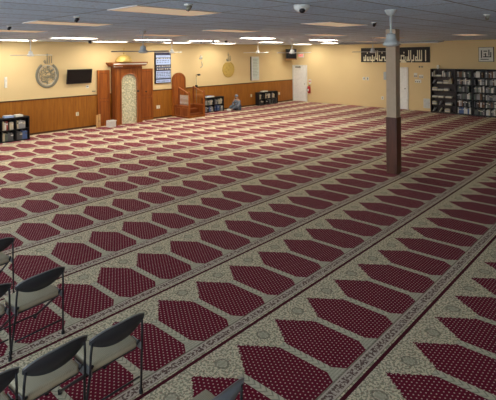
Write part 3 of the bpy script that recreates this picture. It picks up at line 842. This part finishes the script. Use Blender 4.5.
# ------------------------------------------------------------------ seated person
def skin_body(name, verts, edges, radii, mat, parent, sub=2):
    me = bpy.data.meshes.new(name); me.from_pydata(verts, edges, []); o = bpy.data.objects.new(name, me); COL.objects.link(o)
    m = o.modifiers.new('s', 'SKIN'); m.use_smooth_shade = True
    for i, rr in enumerate(radii): me.skin_vertices[0].data[i].radius = (rr, rr) if not isinstance(rr, tuple) else rr
    me.skin_vertices[0].data[0].use_root = True
    sd = o.modifiers.new('d', 'SUBSURF'); sd.levels = sub; sd.render_levels = sub
    bpy.context.view_layer.update()
    m2 = bpy.data.meshes.new_from_object(o.evaluated_get(bpy.context.evaluated_depsgraph_get()))
    bpy.data.objects.remove(o); m2.materials.clear(); m2.materials.append(mat)
    for f in m2.polygons: f.use_smooth = True
    o = bpy.data.objects.new(name, m2); COL.objects.link(o)
    if parent: o.parent = parent
    return o
r = thing('person', 'person in grey-blue clothes and cap sitting on the carpet by the panelled wall', 'person', (15.25, 15.35, 0), 0)
r.scale = (.86, .86, .98)
# local: faces -x; pelvis at (0.05,0,.12)
V = [(.1,0,.14),(.1,0,.27),(.08,0,.40),(.05,0,.50),(.03,0,.565),(.0,0,.63),(-.01,0,.70),      # spine neck head
     (.04,-.19,.48),(-.03,-.24,.30),(-.2,-.16,.2),(-.27,-.14,.18),                            # arm near
     (.04,.19,.48),(-.03,.24,.30),(-.2,.16,.2),(-.27,.14,.18),
     (.05,-.11,.12),(-.3,-.16,.2),(-.56,-.12,.07),(-.68,-.12,.06),
     (.05,.11,.12),(-.3,.16,.2),(-.5,.1,.07),(-.62,.1,.06)]
Ed = [(0,1),(1,2),(2,3),(3,4),(4,5),(5,6),(3,7),(7,8),(8,9),(9,10),(3,11),(11,12),(12,13),(13,14),(0,15),(15,16),(16,17),(17,18),(0,19),(19,20),(20,21),(21,22)]
Rr = [.14,.135,.14,.10,.05,.085,.075, .065,.05,.035,.03, .065,.05,.035,.03, .11,.075,.05,.035, .11,.075,.05,.035]
body = skin_body('body', V, Ed, Rr, M['skin'], r)
# clothes: robe over torso, sleeves and trousers
skin_body('robe', [(.1,0,.13),(.1,0,.27),(.08,0,.40),(.05,0,.49),(.04,-.19,.47),(-.03,-.245,.30),(-.16,-.18,.21),(.04,.19,.47),(-.03,.245,.30),(-.16,.18,.21)],
   [(0,1),(1,2),(2,3),(3,4),(4,5),(5,6),(3,7),(7,8),(8,9)], [.19,.175,.17,.115,.085,.07,.05,.085,.07,.05], M['cloth_blue'], r)
skin_body('trousers', [(.1,0,.13),(.05,-.11,.13),(-.3,-.16,.2),(-.54,-.12,.08),(.05,.11,.13),(-.3,.16,.2),(-.48,.1,.08)], [(0,1),(1,2),(2,3),(0,4),(4,5),(5,6)], [.15,.13,.09,.06,.13,.09,.06], M['cloth_dark'], r)
for s, x in ((-.12, -.64), (.1, -.58)):
    b = MB(); b.sph((x, s, .06), .06, (1.7,.8,.9)); b.build('sock', M['paper'], r, True)
b = MB(); b.sph((.01,0,.71), .098, (1.05,.98,.75)); b.build('cap', M['cloth_blue'], r, True)
b = MB(); b.sph((-.105,0,.655), .016); b.build('nose', M['skin'], r, True)
b = MB(); b.sph((-.07,0,.60), .045, (.8,1.1,.8)); b.build('beard', M['hair'], r, True)
for s in (-1, 1):
    b = MB(); b.sph((-.088, s*.03, .67), .01); b.build('eye', M['black'], r, True)
    b = MB(); b.sph((.0, s*.095, .65), .022, (.8,.4,1.2)); b.build('ear', M['skin'], r, True)
    b = MB(); b.sph((-.31, s*.13, .17), .035, (1.2,.9,.6))
    for k in range(4): b.tube([(-.32, s*.13+(k-1.5)*.018, .175), (-.36-.004*k, s*.13+(k-1.5)*.02, .17), (-.385-.003*k, s*.13+(k-1.5)*.02, .15)], [.009,.008,.006], 6)
    b.tube([(-.29, s*.10, .175), (-.32, s*.085, .175), (-.345, s*.085, .16)], [.01,.009,.007], 6)
    b.build('hand', M['skin'], r, True)

# ------------------------------------------------------------------ folding chairs
def make_chair(metal='chair_metal'):
    r = thing('folding_chair', '', 'chair', group='folding chairs at the lower left')
    # local: faces +y; origin under the backrest
    w = .215
    for s in (-1, 1):
        b = MB(); b.tube([(s*(w-.008), .022, .655), (s*(w), .03, .56), (s*(w+.002), .04, .42), (s*(w+.03),   .10, .014)], .009, 8); lg = b.build('leg', M['chair_leg'], r, True)
        b = MB(); b.cyl((s*(w+.03), .10, .014), .015, .015, .028, 12); b.build('rubber_foot', M['rubber'], lg, True)
        b = MB(); b.tube([(s*(w-.02), .045, .47), (s*(w-.02), .10, .40), (s*(w-.02), .58, .018)], .0105, 8); lg = b.build('leg', M['chair_leg'], r, True)
        b = MB(); b.cyl((s*(w-.02), .58, .014), .015, .015, .028, 12); b.build('rubber_foot', M['rubber'], lg, True)
        b = MB(); b.box(s*(w-.01)-.004, s*(w-.01)+.004, .035, .16, .40, .455, .003); b.build('hinge_bracket', M['rim_metal'], r)
    b = MB(); b.tube([(-w, .075, .16), (w, .075, .16)], .0075, 8); b.build('stretcher', M['chair_leg'], r, True)
    b = MB(); b.tube([(-w+.02, .50, .08), (w-.02, .50, .08)], .0075, 8); b.build('stretcher', M['chair_leg'], r, True)
    b = MB(); n = 16; F = []
    for i in range(n+1):
        u = -1 + 2*i/n; x = u*(w+.012)
        top = .722 - .045*abs(u)**3; bot = .565 + .08*abs(u)**2.2
        F.append([(x, (.71-z)*.2 - .03*(1-u*u) + .01, z) for z in (bot, (bot+top)/2, top)])
    th = .011
    vf = [[b.bm.verts.new(p) for p in c] for c in F]; vb = [[b.bm.verts.new((p[0], p[1]+th, p[2]+.002)) for p in c] for c in F]
    for i in range(n):
        for k in range(2):
            b.bm.faces.new((vf[i][k], vf[i+1][k], vf[i+1][k+1], vf[i][k+1])); b.bm.faces.new((vb[i][k], vb[i][k+1], vb[i+1][k+1], vb[i+1][k]))
        b.bm.faces.new((vf[i][0], vb[i][0], vb[i+1][0], vf[i+1][0])); b.bm.faces.new((vf[i][2], vf[i+1][2], vb[i+1][2], vb[i][2]))
    for i in (0, n):
        for k in range(2): b.bm.faces.new((vf[i][k], vf[i][k+1], vb[i][k+1], vb[i][k]))
    br = b.build('backrest', M[metal], r, True)
    b = MB(); b.tube([(c[2][0], c[2][1]+.005, c[2][2]) for c in F], .006, 8); b.build('top_rim', M['rim_metal'], br, True)
    b = MB(); b.box(-.195, .195, .065, .35, .405, .468, .024); b.build('seat', M['fabric'], r, True)
    b = MB(); b.box(-.19, .19, .08, .34, .39, .406, .004); b.build('seat_pan', M[metal], r)
    return r
solid('rim_metal', (.3, .31, .32), .35, .6, spec=.5)
chairs = [ # x, y under the backrest, yaw, label
 (1.715, 2.985, 1, 'dark folding chair at the right end of the nearest row, clear of its neighbours'),
 (1.28, 3.04, 4, 'dark folding chair second from the right in the nearest row'),
 (.82, 3.06, 2, 'dark folding chair cut by the bottom left corner of the picture'),
 (1.625, 4.19, 4, 'dark folding chair at the right end of the second row'),
 (1.165, 4.25, 2, 'dark folding chair at the left edge in the second row'),
 (1.545, 5.3, 3, 'dark folding chair at the left edge in the third and farthest row'),
]
proto = None
for x, y, a, lab in chairs:
    if proto is None: proto = make_chair(); o = proto
    else: o = copy_tree(proto)
    o.location = (x, y, 0); o.rotation_euler = (0, 0, math.radians(a)); o['label'] = lab
o = make_chair('chair_blue'); o.location = (1.745, 1.93, 0); o.rotation_euler = (0, 0, math.radians(-1))
o['label'] = 'blue grey folding chair cut by the bottom edge, apart from the others'
